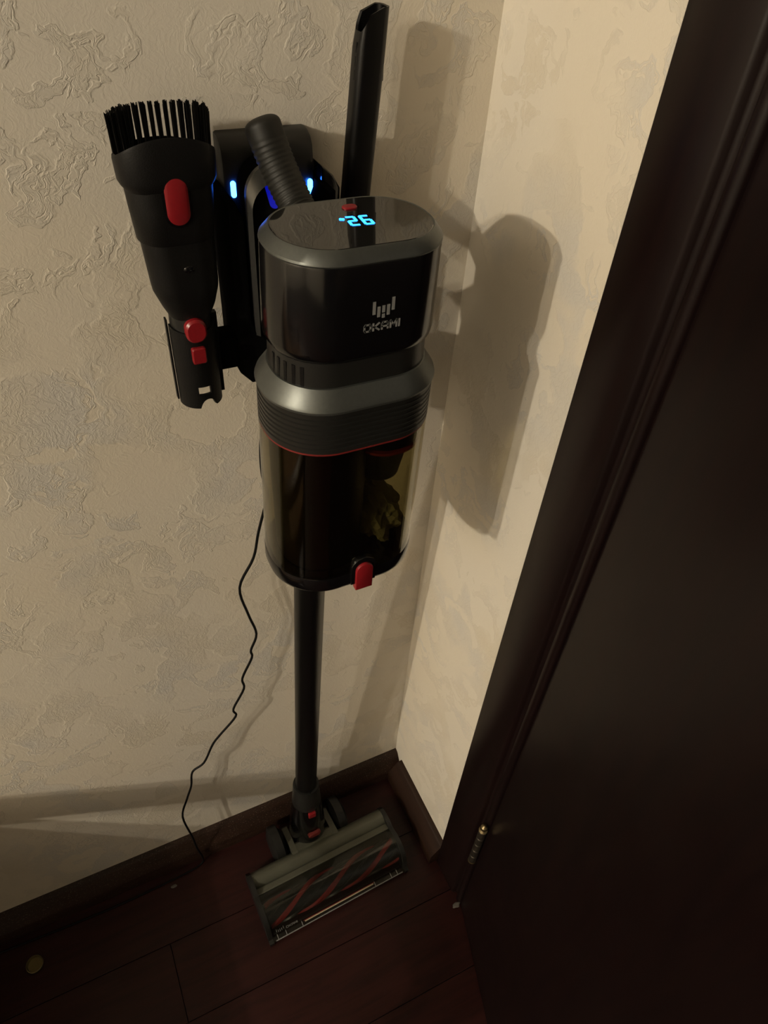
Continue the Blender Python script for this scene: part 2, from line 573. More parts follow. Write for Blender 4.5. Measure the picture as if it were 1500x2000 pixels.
# motor housing
bm = B()
loft(bm, [stadium(z, hx, hy) for z, hx, hy in ((1.0935, .0545, .0375), (1.0905, .0585, .0415), (1.0935, .0605, .0435), (1.098, .0612, .0440), (1.156, .0603, .0432), (1.1575, .0598, .0428))])
motor = obj('motor_housing', bm, MAT['gloss'], vac)
bm = B()
loft(bm, [stadium(z, hx, hy) for z, hx, hy in ((1.1572, .0598, .0428), (1.1585, .0606, .0436), (1.1600, .0603, .0432), (1.1655, .0556, .0385), (1.1665, .0545, .0373), (1.1660, .0535, .0363))])
obj('bevel_ring', bm, MAT['silver'], vac, smooth=28)
bm = B()
loft(bm, [stadium(z, hx, hy) for z, hx, hy in ((1.1640, .0538, .0366), (1.1660, .0538, .0366), (1.1664, .0533, .0361))])
panel = obj('display_panel', bm, MAT['display'], vac, smooth=20)
ZT = 1.1664
bm = B(); loft(bm, [rrect(-.1873, -.1327, z, hx, hy, .0032, 6) for z, hx, hy in ((ZT - .0002, .0052, .0034), (ZT + .0008, .0052, .0034), (ZT + .0013, .0046, .0028))])
obj('power_button', bm, MAT['red'], panel, label='small red oval button')
def digit(segs, ox, oy):
    h, w = .0128, .0052
    S = {'a': [(0, h), (w, h)], 'b': [(w, h), (w, h / 2)], 'c': [(w, h / 2), (w, 0)], 'd': [(0, 0), (w, 0)], 'e': [(0, 0), (0, h / 2)], 'f': [(0, h / 2), (0, h)], 'g': [(0, h / 2), (w, h / 2)]}
    bm = B()
    for k in segs:
        (ax, ay), (bx, by) = S[k]
        ax += .0000; 
        sh = 0.7
        dx, dy = bx - ax, by - ay
        a2 = (ax + dx * .14, ay + dy * .14); b2 = (bx - dx * .14, by - dy * .14)
        strokes(bm, [[a2, b2]], .0019, lambda u, v, hh: Vector((ox + u + v * .06, oy + v - u * .10, ZT + .0001 + hh)), .0002)
    return bm
obj('digit', digit('abged', -.1972, -.1600), MAT['digit'], panel, smooth=0, label='glowing blue digit 2')
obj('digit', digit('afgedc', -.1878, -.1608), MAT['digit'], panel, smooth=0, label='glowing blue digit 6')
bm = B()
for k in range(4):
    a = k * pi / 2 + .4
    c = Vector((-.2000 + .0011 * cos(a), -.1497 + .0011 * sin(a), ZT + .0002))
    loft(bm, [[c + Vector((.0011 * cos(t * pi / 4), .0011 * sin(t * pi / 4), zz)) for t in range(8)] for zz in (-.0001, .0001)])
obj('fan_icon', bm, MAT['digit'], panel, smooth=0, label='small glowing blue fan symbol')

# printed badge and lettering on the flat front
FRY = CY - .0440
def front_put(x0, z0, y):
    return lambda u, v, h: Vector((x0 + u, y - h, z0 + v + u * .02))
lines, wd = word('OKAMI', .0047, .0043, .0020)
bm = B(); strokes(bm, lines, .00122, front_put(-.2035, 1.1122, FRY - .0001), .0002)
obj('lettering', bm, MAT['mark'], motor, smooth=0, label='grey lettering reading OKAMI')
bars = [(0, .0045, .0132), (.0034, .0022, .0093), (.0068, .0050, .0096), (.0068, .0012, .0038), (.0102, .0027, .0098), (.0136, .0056, .0143)]
bm = B(); strokes(bm, [[(x, a + .0008), (x, b - .0008)] for x, a, b in bars], .0021, front_put(-.1972, 1.1193, FRY - .0001), .0002)
obj('emblem', bm, MAT['mark'], motor, smooth=0, label='grey emblem of five upright bars')

# vent band between the motor and the shoulder
bm = B(); loft(bm, [stadium(z, hx, hy) for z, hx, hy in ((1.064, .0580, .0400), (1.066, .0580, .0400), (1.0908, .0575, .0398), (1.0925, .0550, .038))])
vent = obj('vent_band', bm, MAT['charcoal'], vac)
def rim_pt(z, hx, hy, ang):
    """point and outward normal on a stadium side, ang measured round the left end (0 = -x, 90deg = -y)"""
    r = hy * .93
    cx = CX(z) - (hx - r); cy = CY - (hy - r)
    n = Vector((-cos(ang), -sin(ang), 0))
    return Vector((cx, cy, z)) + n * r, n
for k, a in enumerate((4, 15, 26, 37, 47)):
    p, n = rim_pt(1.078, .0578, .0399, radians(a))
    t = Vector((0, 0, 1)).cross(n)
    bm = B()
    strokes(bm, [[(0, -.0065), (0, .0065)]], .0026, lambda u, v, h: p + t * u + Vector((0, 0, v)) + n * (h - .0003), .0006)
    obj('vent_slit', bm, MAT['black'], vent, smooth=0)

# shoulder ring, ribbed band, gasket
bm = B(); loft(bm, [stadium(z, hx, hy) for z, hx, hy in ((1.0705, .0572, .0397), (1.0702, .0590, .0415), (1.0590, .0668, .0492), (1.0565, .0676, .0500), (1.0545, .0672, .0496), (1.054, .064, .046))])
obj('shoulder_ring', bm, MAT['silver'], vac, smooth=28)
rows = [(1.0546, .0655, .0480)]
z = 1.0540
rows.append((z, .0664, .0488))
for k in range(7):
    z0 = 1.0505 - k * .0042
    rows += [(z0, .0664, .0488), (z0 - .0006, .0653, .0477), (z0 - .0014, .0653, .0477), (z0 - .0020, .0664, .0488)]
rows += [(1.0195, .0664, .0488), (1.0190, .0655, .0480)]
bm = B(); loft(bm, [stadium(*r) for r in rows])
obj('ribbed_band', bm, MAT['charcoal'], vac, smooth=40)
bm = B(); loft(bm, [stadium(*r) for r in ((1.0192, .0650, .0475), (1.0192, .0661, .0486), (1.0178, .0661, .0486), (1.0178, .0650, .0475))])
obj('gasket', bm, MAT['red_dark'], vac, label='thin red sealing ring')

# transparent dust bin with its cyclone
bm = B()
loft(bm, [stadium(z, hx, hy) for z, hx, hy in ((1.0177, .0663, .0488), (.885, .0664, .0490), (.880, .0663, .0489), (.880, .0645, .0471), (1.0170, .0645, .0470))], False, False)
bin_ = obj('dust_bin', bm, MAT['smoke'], vac, label='smoked transparent dust bin')
bm = B()
loft(bm, [rrect(CX(.95) - .021, CY, z, hx, hy, .034, 10) for z, hx, hy in ((.883, .036, .038), (.96, .037, .040), (1.0165, .037, .040))])
obj('cyclone', bm, MAT['black'], bin_)
bm = B()
loft(bm, [rrect(CX(.95) + .032, CY, z, h, h * 1.35, .025, 10) for z, h in ((.996, .022), (.998, .027), (1.0165, .0275))])
obj('shroud', bm, MAT['black'], bin_)
bm = B()
loft(bm, [rrect(CX(.95) + .032, CY, z, h, h * 1.35, .025, 10) for z, h in ((.9935, .0255), (.9935, .0278), (.9958, .0278), (.9958, .0255))])
obj('shroud_ring', bm, MAT['red_dark'], bin_, label='thin red ring below the shroud')
bm = B()
loft(bm, [rrect(CX(.95) + .032, CY, z, h, h * 1.3, .020, 10) for z, h in ((.9930, .0215), (.975, .0205), (.955, .0175), (.953, .014))])
obj('filter_cone', bm, MAT['filt'], bin_)
bm = B()
bmesh.ops.create_icosphere(bm, subdivisions=4, radius=1.0)
for v in bm.verts:
    n = v.co.normalized()
    q = 1 + .16 * sin(7 * n.x + 3 * n.z) * cos(5 * n.y + 1) + .10 * sin(19 * n.x + 4) * sin(17 * n.z) + random.uniform(-.05, .05)
    v.co = Vector((CX(.9) + .034 + n.x * .0225 * q, CY + .004 + n.y * .033 * q, .9 + n.z * .026 * min(q, 1.1)))
d = obj('dust', bm, MAT['dust'], bin_, label='olive grey lint inside the bin')
d['kind'] = 'stuff'
# bin base
bm = B(); loft(bm, [stadium(z, hx, hy) for z, hx, hy in ((.8655, .0610, .0436), (.8640, .0640, .0466), (.8660, .0660, .0486), (.8690, .0668, .0494), (.8800, .0668, .0494), (.8815, .0662, .0488), (.8815, .060, .043))])
base = obj('bin_base', bm, MAT['gloss'], vac)
# latch on the front
LX = -.1975
LY = CY - .0494
def arch(w, z0, z1, n=10):
    r = w / 2
    return [(LX - r, z0), (LX + r, z0)] + [(LX + r * cos(pi * k / n), z1 - r + r * sin(pi * k / n)) for k in range(n + 1)]
bm = B(); prism(bm, arch(.0235, .8690, .9000), 'y', LY + .003, LY - .0030, .001)
sur = obj('latch_surround', bm, MAT['gloss'], vac)
bm = B(); prism(bm, arch(.0160, .8630, .8945), 'y', LY + .002, LY - .0058, .0012)
obj('latch', bm, MAT['red'], vac, label='red release latch at the foot of the bin')

# wand tube and the inlet that holds it behind the bin
WB, WT = Vector((-.2070, -.0590, .185)), Vector((-.2050, -.0900, .735))
wdir = (WT - WB)
WTT = WB + wdir * 1.42
bm = B(); tube(bm, [WB, WB + wdir * .3, WTT], .0172, 32)
obj('wand', bm, MAT['wandm'], vac)
bm = B(); tube(bm, [WB + wdir * 1.36, WB + wdir * 1.37, WB + wdir * 1.62, WB + wdir * 1.66], [.0185, .0205, .0205, .017], 32)
obj('inlet_socket', bm, MAT['charcoal'], vac)

# handle: ribbed grip from the back of the motor up to the top cap
HP = [Vector(p) for p in ((-.1935, -.1180, 1.1130), (-.1980, -.0950, 1.1320), (-.2032, -.0740, 1.1480), (-.2110, -.0555, 1.1725), (-.2175, -.0425, 1.1985))]
def bez(t):
    s = t * (len(HP) - 1)
    i = min(int(s), len(HP) - 2)
    f = s - i
    p0, p1, p2, p3 = HP[max(i - 1, 0)], HP[i], HP[i + 1], HP[min(i + 2, len(HP) - 1)]
    return .5 * ((2 * p1) + (p2 - p0) * f + (2 * p0 - 5 * p1 + 4 * p2 - p3) * f * f + (3 * p1 - p0 - 3 * p2 + p3) * f ** 3)
pts, rr = [], []
N = 120
for i in range(N + 1):
    t = i / N
    pts.append(bez(t))
    r = .0122 + .0012 * t
    if .40 < t < .86:
        r += .00040 * sin(t * 2 * pi * 36)
    if t > .93: r *= sqrt(max(.02, 1 - ((t - .93) / .07) ** 2 * .75))
    rr.append(r)
bm = B(); tube(bm, pts, rr, 28)
obj('handle_grip', bm, MAT['grip'], vac, smooth=60)
# column behind the hand opening: battery case with its metallic arch
def archx(w, z0, z1, cx, n=12):
    r = w / 2
    return [(cx - r, z0), (cx + r, z0)] + [(cx + r * cos(pi * k / n), z1 - r + r * sin(pi * k / n)) for k in range(n + 1)]
AX = -.2107
bm = B(); prism(bm, archx(.045, 1.035, 1.1700, AX), 'y', -.0215, -.050, .003)
batt = obj('battery_case', bm, MAT['dull'], vac)
bm = B()
outer = archx(.0466, 1.036, 1.1715, AX, 20)[2:]
inner = archx(.0405, 1.036, 1.159, AX, 20)[2:]
inn2 = [(p[0] + (.004 if p[0] > AX else -.004) * 0, p[1]) for p in inner]
ring0, ring1, ring2, ring3 = [], [], [], []
for (a, b_) in zip([(AX + .0233, 1.036)] + outer + [(AX - .0233, 1.036)], [(AX + .02025, 1.036)] + inner + [(AX - .02025, 1.036)]):
    ring0.append(Vector((a[0], -.047, a[1]))); ring1.append(Vector((a[0], -.0515, a[1])))
    ring2.append(Vector((b_[0], -.0555, b_[1]))); ring3.append(Vector((b_[0], -.047, b_[1])))
loops = [list(q) for q in zip(ring0, ring1, ring2, ring3)]
loft(bm, loops)
obj('handle_trim', bm, MAT['trim'], batt, label='silver arch trim on the battery case', smooth=30)
for cx, cz, hw, hh, nm in ((-.2140, 1.1480, .0034, .0100, 'led_reflection'), (-.2095, 1.1205, .0016, .0030, 'led_reflection')):
    bm = B(); loft(bm, [[Vector((cx + p.x + p.y * -.25, y, cz + p.y)) for p in rrect(0, 0, 0, hw, hh, hw * .95, 6)] for y in (-.049, -.0506)])  # glowing inset imitates the dock LEDs reflected on the case
    obj(nm, bm, MAT['led_reflect'], batt, label='dim blue glow imitating the LED reflection')
# trigger and red catch behind the motor
bm = B(); prism(bm, [(-.112, 1.088), (-.112, 1.056), (-.098, 1.064), (-.084, 1.090), (-.094, 1.095)], 'x', -.232, -.184, .0015)
obj('trigger', bm, MAT['khaki'], vac)
bm = B(); box(bm, -.2345, -.186, -.113, -.0965, 1.034, 1.054, .003)
obj('release_catch', bm, MAT['red_dark'], vac, label='dark red release catch behind the motor')
# back block joining motor, inlet and battery case
bm = B(); loft(bm, [rrect(-.2045, -.098, z, .024, .020, .010, 6) for z in (.955, .960, 1.030, 1.036)])
obj('neck_block', bm, MAT['black'], vac)
bm = B(); loft(bm, [rrect(-.2045, -.073, z, .021, .026, .008, 6) for z in (1.010, 1.013, 1.029, 1.032)])
obj('lower_bridge', bm, MAT['black'], vac)
bm = B(); loft(bm, [rrect(-.1985, -.112, z, .019, .012, .008, 6) for z in (1.095, 1.10, 1.145, 1.150)])
obj('grip_root', bm, MAT['charcoal'], vac)

# ---- floor head
YAW = radians(2.6)
HC = Vector((-.2015, -.148, 0))
def hp(u, v, z):   # u along head (right +), v towards the room (front +)
    return HC + Vector((u * cos(YAW) + v * sin(YAW) * 1.0, u * sin(YAW) - v * cos(YAW), z))
def sweep_profile(bm, prof, u0, u1, cap=True):
    loft(bm, [[hp(u, v, z) for v, z in prof] for u in (u0, u1)], cap, cap)
HL = .1315
body_prof = [(-.056, .006), (-.0575, .020), (-.0560, .034), (-.0515, .0455), (-.0440, .0530), (-.0370, .0550), (-.0310, .0535), (-.0265, .0495), (-.0245, .0450), (-.0238, .0420),
             (-.0225, .0420), (-.0220, .0455), (-.0130, .0475), (-.0115, .0470), (-.0110, .0400), (-.0112, .006)]
bm = B(); sweep_profile(bm, body_prof, -HL + .006, HL - .006)
head = obj('floor_head', bm, MAT['khaki'], vac, smooth=30)
# rear ridge strip with recess shadow
win_prof_o = [(-.0108, .0480), (-.004, .0522), (.004, .0548), (.0110, .0556), (.018, .0550), (.028, .0515), (.037, .0440), (.043, .0340), (.0465, .0220), (.048, .0120), (.0545, .0100), (.0555, .0080), (.048, .0080), (.0465, .0100),
              (.0448, .0220), (.0415, .0330), (.0358, .0425), (.0272, .0498), (.0176, .0533), (.0110, .0539), (.0042, .0531), (-.0034, .0506), (-.0104, .0465)]
bm = B(); sweep_profile(bm, win_prof_o, -HL + .006, HL - .006)
obj('clear_cover', bm, MAT['window'], head, smooth=30, label='transparent cover over the roller')
for (u0, u1, nm) in ((-HL, -HL + .0075, 'end_cap'), (HL - .0075, HL, 'end_cap')):
    bm = B()
    cap_prof = [(-.058, .002), (-.0595, .020), (-.056, .040), (-.047, .0525), (-.034, .0580), (-.020, .0572), (-.010, .0520), (-.003, .0535), (.008, .0572), (.019, .0570), (.0295, .0532), (.0385, .0455), (.0445, .0350), (.0485, .0220), (.050, .0125), (.0565, .0105), (.0565, .002)]
    sweep_profile(bm, cap_prof, u0, u1)
    obj(nm, bm, MAT['charcoal'], head, smooth=30)
# front lip ribs and pale squeegee strip
bm = B()
for u in (-.116, -.101, -.072, .066, .098, .110):
    sweep_profile(bm, [(.0470, .0105), (.0470, .0135), (.0552, .0115), (.0552, .0095)], u, u + .0009)
sweep_profile(bm, [(.0543, .0095), (.0543, .0112), (.0556, .0110), (.0556, .0093)], -.120, .120)
obj('lip_ribs', bm, MAT['mark'], head, smooth=0)
bm = B(); sweep_profile(bm, [(.0475, .0108), (.0475, .0122), (.0500, .0116), (.0500, .0104)], -.066, .064)
obj('lip_strip', bm, plain('pale_strip', (.42, .36, .24), .5), head, smooth=0, label='pale strip along the front lip')
bm = B()
sweep_profile(bm, [(.0478, .0124), (.0478, .0140), (.0486, .0140), (.0486, .0124)], -.068, .066)
obj('lip_groove', bm, MAT['red_dark'], head, smooth=0)
# brush roll with red spiral strips
RC = (.0175, .0270)
RR = .0180
def roll_pt(u, ang, r): return hp(u, RC[0] + r * cos(ang), RC[1] + r * sin(ang))
bm = B()
n = 28
loft(bm, [[roll_pt(u, 2 * pi * k / n, r) for k in range(n)] for u, r in ((-HL + .008, .012), (-HL + .009, RR), (HL - .009, RR), (HL - .008, .012))])
roll = obj('brush_roll', bm, MAT['black'], head, smooth=40)
def spiral(bm, ph, u0, u1, turns, w, hgt):
    m = 40
    loops = []
    for i in range(m + 1):
        t = i / m
        u = u0 + (u1 - u0) * t
        a = ph + turns * 2 * pi * t
        da = w / RR / 2
        loops.append([roll_pt(u, a - da, RR - .001), roll_pt(u, a - da * .7, RR + hgt), roll_pt(u, a + da * .7, RR + hgt), roll_pt(u, a + da, RR - .001)])
    loft(bm, loops)
for k in range(3):
    bm = B(); spiral(bm, radians(-60 + 120 * k), -HL + .011, HL - .011, 1.0, .0045, .0030)
    obj('roller_fin', bm, MAT['charcoal'], roll, smooth=40)
    bm = B(); spiral(bm, radians(0 + 120 * k), -HL + .011, HL - .011, 1.0, .0095, .0038)
    obj('bristle_strip', bm, MAT['red_brush'], roll, smooth=40, label='red spiral brush strip')
# badge on the clear cover
lines, wd = word('OKAMI', .0042, .0036, .0013)
def cover_put(u0, v0):
    # along the steep front of the cover
    return lambda a, b_, h: hp(u0 + a, v0 - b_ * .42, .0212 + b_ * .93) + hp(0, h, h * .4) - hp(0, 0, 0)
bm = B(); strokes(bm, lines, .0006, cover_put(-.0985, .0476), .0002)
obj('lettering', bm, MAT['mark'], head, smooth=0, label='small grey lettering reading OKAMI')
bm = B(); strokes(bm, [[(x * .9, a * .62), (x * .9, b * .62)] for x, a, b in bars], .0008, cover_put(-.1155, .0476), .0002)
obj('emblem', bm, MAT['mark'], head, smooth=0, label='small grey emblem of upright bars')
bm = B()
c = hp(-.035, -.0475, .0500)
bmesh.ops.create_uvsphere(bm, u_segments=12, v_segments=8, radius=.0032, matrix=Matrix.Translation(c) @ Matrix.Diagonal((1.5, 1, .5, 1)))
obj('lock_dimple', bm, MAT['silver'], head)

# yoke, wheels and neck joint
def ublock(bm, u0, u1, v0, v1, z0, z1, bev=.002):
    r = bmesh.ops.create_cube(bm, size=1.0)
    for v in r['verts']:
        v.co = hp(u0 if v.co.x < 0 else u1, v0 if v.co.y < 0 else v1, z0 if v.co.z < 0 else z1)
    bmesh.ops.bevel(bm, geom=list({e for v in r['verts'] for e in v.link_edges}), offset=bev, segments=2, affect='EDGES', profile=.5)
YC = -.004    # yoke centre along the head
bm = B()
def yarm(u0, u1):
    prof = [(-.103, .020), (-.104, .034), (-.098, .044), (-.070, .0500), (-.048, .0545), (-.040, .0500), (-.044, .016)]
    sweep_profile(bm, prof, u0, u1)
yarm(YC - .0435, YC - .0335)
yarm(YC + .0335, YC + .0435)
prof = [(-.064, .026), (-.064, .0475), (-.060, .0515), (-.048, .0540), (-.044, .0480), (-.044, .026)]
sweep_profile(bm, prof, YC - .0345, YC + .0345)
obj('yoke', bm, MAT['khaki'], vac, smooth=30)
def wheel(uc, lab=None):
    bm = B()
    R, w = .0325, .0200
    prof = [(-w / 2 - .003, .010), (-w / 2 - .0025, .020), (-w / 2, .0255), (-w / 2 + .003, R), (w / 2 - .003, R), (w / 2, .0255), (w / 2 + .0025, .020), (w / 2 + .003, .010)]
    n = 36
    loft(bm, [[hp(uc + du, -.0825 + r * cos(2 * pi * k / n), R + r * sin(2 * pi * k / n)) for k in range(n)] for du, r in prof])
    obj('wheel', bm, MAT['charcoal'], vac, smooth=30)
wheel(YC - .0600)
wheel(YC + .0590)
JB = hp(YC - .001, -.080, .036)
JT = WB + wdir * .028
ax = (JT - JB)
def jp(t): return JB + ax * t
bm = B()
tube(bm, [jp(t) for t in (-.10, -.06, .02, .12, .30, .52, .66, .76)], [.014, .025, .0310, .0325, .0305, .0270, .0245, .0225], 32)
joint = obj('neck_joint', bm, MAT['gloss'], vac, smooth=45)
bm = B()
tube(bm, [jp(t) for t in (.66, .68, .74, .90, .985, 1.0, 1.0, .97)], [.0230, .0248, .0242, .0222, .0218, .0212, .0180, .0178], 32)
obj('collar', bm, MAT['charcoal'], joint, smooth=40)
def on_joint(t, side, r, hw, hh, th, mat, name, lab, rnd):
    d = ax.normalized()
    fr = Vector((sin(side), -cos(side), 0)); fr = (fr - d * fr.dot(d)).normalized()
    sx = d.cross(fr).normalized()
    if sx.x < 0: sx = -sx
    c = jp(t) + fr * r
    lp = rrect(0, 0, 0, hw, hh, rnd, 6)
    bm = B()
    loft(bm, [[c + sx * p.x * k + d * p.y * k + fr * q for p in lp] for q, k in ((-.006, 1), (th * .6, 1), (th, .82))])
    obj(name, bm, mat, joint, label=lab)
on_joint(.62, radians(1), .0250, .0066, .0070, .0030, MAT['red'], 'joint_button', 'red square button on the neck', .002)
on_joint(.27, radians(3), .0310, .0115, .0062, .0040, MAT['red_dark'], 'joint_catch', 'red oval catch at the foot of the neck', .0058)

# ================================================================== WALL DOCK
dock = thing('wall_charging_dock', 'black charging dock fixed to the patterned wall behind the vacuum handle with two blue lights', 'charging dock', (-.2055, 0, 1.0))
DXc = -.2055
bm = B()
prof = [(-.0004, 1.000), (-.020, 1.000), (-.0215, 1.006), (-.0215, 1.163), (-.0200, 1.171), (-.016, 1.1765), (-.009, 1.1795), (-.0004, 1.1800)]
prism(bm, prof, 'x', DXc - .0365, DXc + .0365, .0025)
obj('back_plate', bm, MAT['charcoal'], dock, smooth=40)
# lower cradle: block with a round-bottomed U slot for the battery case
bm = B()
hw, uw, zb = .0430, .0310, 1.0360
out = [(DXc - hw, 1.146), (DXc - hw, .9985), (DXc - hw + .010, .986), (DXc + hw - .010, .986), (DXc + hw, .9985), (DXc + hw, 1.146)]
u = [(DXc + uw + .006, 1.146), (DXc + uw, 1.132)] + [(DXc + uw * cos(-pi * k / 14), zb + uw * .55 + uw * .9 * sin(-pi * k / 14)) for k in range(15)] + [(DXc - uw, 1.132), (DXc - uw - .006, 1.146)]
poly = out + u
vv0 = [bm.verts.new((x, -.0005, z)) for x, z in poly]
vv1 = [bm.verts.new((x, -.0520 + max(0, (1.03 - z)) * .12, z)) for x, z in poly]
f0 = bm.faces.new(vv0); f1 = bm.faces.new(list(reversed(vv1)))
for i in range(len(poly)):
    j = (i + 1) % len(poly)
    bm.faces.new((vv0[j], vv0[i], vv1[i], vv1[j]))
bmesh.ops.recalc_face_normals(bm, faces=bm.faces)
bmesh.ops.bevel(bm, geom=list(f1.edges), offset=.0022, segments=2, affect='EDGES', profile=.5)
obj('cradle', bm, MAT['dull'], dock, smooth=40)
bm = B(); box(bm, DXc - .040, DXc + .040, -.0208, -.0003, .987, 1.005, .003)
obj('base_block', bm, MAT['dull'], dock, smooth=40)
# indicator lights
for s in (-1, 1):
    bm = B()
    lp = rrect(0, 0, 0, .0019, .0060, .0018, 5)
    loft(bm, [[Vector((DXc + .0016 + s * .0311 + p.x, y, 1.1425 - .0020 * s + p.y)) for p in lp] for y in (-.021, -.0232)])
    obj('indicator_light', bm, MAT['led'], dock, label='glowing blue indicator bar')
# hook arms
bm = B(); prism(bm, [(-.166, 1.134), (-.166, 1.158), (-.156, 1.150), (-.150, 1.140), (-.150, 1.120), (-.166, 1.112)], 'y', -.004, -.030, .0015)
obj('hook_arm', bm, MAT['gloss'], dock, smooth=30)
# crevice tool socket on the right
SX, SY = -.1365, -.0290
bm = B()
loft(bm, [rrect(SX, SY, z, hx, hy, .007, 6) for z, hx, hy in ((1.010, .0150, .0110), (1.012, .0160, .0120), (1.088, .0160, .0120), (1.090, .0150, .0110))])
obj('tool_socket', bm, MAT['black'], dock, smooth=40)
bm = B(); box(bm, -.166, -.154, -.026, -.004, 1.02, 1.085, .002)
obj('socket_bridge', bm, MAT['black'], dock)
# half sleeve on the left that carries the brush tool
TX, TY = -.2880, -.0480
TX0 = TX
def sleeve():
    bm = B()
    R = .0180
    TX = TX0 + .0022
    zt, zb = 1.058, .984
    NT, NZ = 36, 30
    a0, a1 = radians(182), radians(358)
    grid = {}
    win = (radians(257), radians(291), .9975, 1.0050)
    for i in range(NT + 1):
        a = a0 + (a1 - a0) * i / NT
        # notch in the bottom rim
        d = (a - radians(279)) / radians(21)
        zlo = zb + (sqrt(max(0, 1 - d * d)) * .0085 if abs(d) < 1 else 0)
        ztop = zt - .0035 * sin(a + pi)
        for j in range(NZ + 1):
            z = zlo + (.9950 - zlo) * j / 6 if j < 6 else .9950 + (ztop - .9950) * (j - 6) / (NZ - 6)
            grid[i, j] = (a, z)
    vs = {}
    def V(i, j, r):
        k = (i, j, r)
        if k not in vs:
            a, z = grid[i, j]
            vs[k] = bm.verts.new((TX + r * cos(a), TY + r * sin(a), z))
        return vs[k]
    def solid(i, j):
        if not (0 <= i < NT and 0 <= j < NZ): return False
        a, z = grid[i, j]
        a2, z2 = grid[i + 1, j + 1]
        am, zm = (a + a2) / 2, (z + z2) / 2
        return not (win[0] < am < win[1] and win[2] < zm < win[3])
    r0, r1 = R, R - .0022
    for i in range(NT):
        for j in range(NZ):
            if not solid(i, j): continue
            bm.faces.new((V(i, j, r0), V(i + 1, j, r0), V(i + 1, j + 1, r0), V(i, j + 1, r0)))
            bm.faces.new((V(i, j + 1, r1), V(i + 1, j + 1, r1), V(i + 1, j, r1), V(i, j, r1)))
            if not solid(i - 1, j): bm.faces.new((V(i, j, r0), V(i, j + 1, r0), V(i, j + 1, r1), V(i, j, r1)))
            if not solid(i + 1, j): bm.faces.new((V(i + 1, j + 1, r0), V(i + 1, j, r0), V(i + 1, j, r1), V(i + 1, j + 1, r1)))
            if not solid(i, j - 1): bm.faces.new((V(i + 1, j, r0), V(i, j, r0), V(i, j, r1), V(i + 1, j, r1)))
            if not solid(i, j + 1): bm.faces.new((V(i, j + 1, r0), V(i + 1, j + 1, r0), V(i + 1, j + 1, r1), V(i, j + 1, r1)))
    # edge flanges
    for sx in (-1, 1):
        box(bm, TX + sx * (R - .0008) - .0012, TX + sx * (R - .0008) + .0026 * sx + (.0012 if sx > 0 else 0), TY - .0012, TY + .0042, .987, 1.0615)
    return bm
slv = obj('tool_sleeve', sleeve(), MAT['matte'], dock, smooth=40)
bm = B(); box(bm, -.2685, -.2480, -.046, -.022, 1.004, 1.034, .003)
obj('sleeve_bridge', bm, MAT['dull'], dock, smooth=40)
bm = B(); loft(bm, [[Vector((TX + .0018 + p.x * k, TY - q, 1.0362 + p.y * k)) for p in rrect(0, 0, 0, .0056, .0072, .0020, 5)] for q, k in ((.0165, 1), (.0203, 1), (.0212, .85))])
obj('sleeve_button', bm, MAT['red'], slv, label='small red button on the sleeve')

# ================================================================== BRUSH TOOL
brush = thing('dusting_brush_tool', 'black dusting brush tool with stiff bristles, standing left of the dock', 'vacuum attachment', (TX, TY, 1.0))
bm = B()
loft(bm, [rrect(TX + dx, TY, z, hx, hy, hy * .95, 12) for z, hx, hy, dx in ((1.1265, .0270, .0190, .0005), (1.1275, .0277, .0197, .0005), (1.150, .0296, .0203, .0005), (1.162, .0302, .0205, .0005), (1.168, .0300, .0205, .0005))])
sl = obj('slide_sleeve', bm, MAT['matte'], brush, smooth=40)
# flared collar with arched rim
bm = B()
loops = []
def collar_loop(z, hx, hy, archz):
    lp = []
    for k in range(80):
        a = 2 * pi * k / 80
        c_, s_ = cos(a), sin(a)
        lp.append(Vector((TX + .0003 + hx * math.copysign(abs(c_) ** .62, c_), TY + hy * math.copysign(abs(s_) ** .78, s_), z)))
    for p in lp:
        p.z += archz * (1 - min(1, abs((p.x - TX) / hx)) ** 2.2) - (p.y - TY) * .26 * min(1, archz / .008)
    return lp
for z, hx, hy, az in ((1.163, .0300, .0205, 0), (1.1655, .0322, .0222, .001), (1.168, .0334, .0228, .002), (1.1815, .0340, .0232, .0085), (1.1835, .0336, .0228, .009), (1.1835, .0316, .0208, .009), (1.174, .0312, .0204, .008)):
    loops.append(collar_loop(z, hx, hy, az))
loft(bm, loops)
obj('collar', bm, MAT['matte'], brush, smooth=40)
bm = B()
loft(bm, [rrect(TX + dx, TY, z, hx, hy, min(hx, hy) * .93, 12) for z, hx, hy, dx in ((1.0560, .0130, .0130, .003), (1.062, .0150, .0150, .003), (1.074, .0205, .0172, .0028), (1.0865, .0246, .0186, .0022), (1.092, .0252, .0188, .0022), (1.1275, .0266, .0190, .0012))])
body = obj('tool_body', bm, MAT['matte'], brush, smooth=40)
bm = B(); tube(bm, [(TX + .002, TY, z) for z in (1.012, 1.0135, 1.058, 1.0665, 1.0675)], [.0150, .0163, .0163, .0160, .0140], 28)
neck = obj('tool_neck', bm, MAT['charcoal'], brush, smooth=40)
def face_pill(cx, cz, hw, hh, r, y, th, mat, name, par, lab=None, dome=.8):
    bm = B()
    loft(bm, [[Vector((cx + p.x * k, y - q, cz + p.y * k)) for p in rrect(0, 0, 0, hw, hh, r, 8)] for q, k in ((-.004, 1), (th * .6, 1), (th, dome))])
    return obj(name, bm, mat, par, label=lab)
face_pill(TX + .0008, 1.1590, .0098, .0192, .0096, TY - .0200, .0010, MAT['gloss'], 'slide_recess', sl)
face_pill(TX + .0008, 1.1590, .0079, .0172, .0078, TY - .0200, .0030, MAT['red'], 'slide_button', sl, 'red slide button on the brush tool')
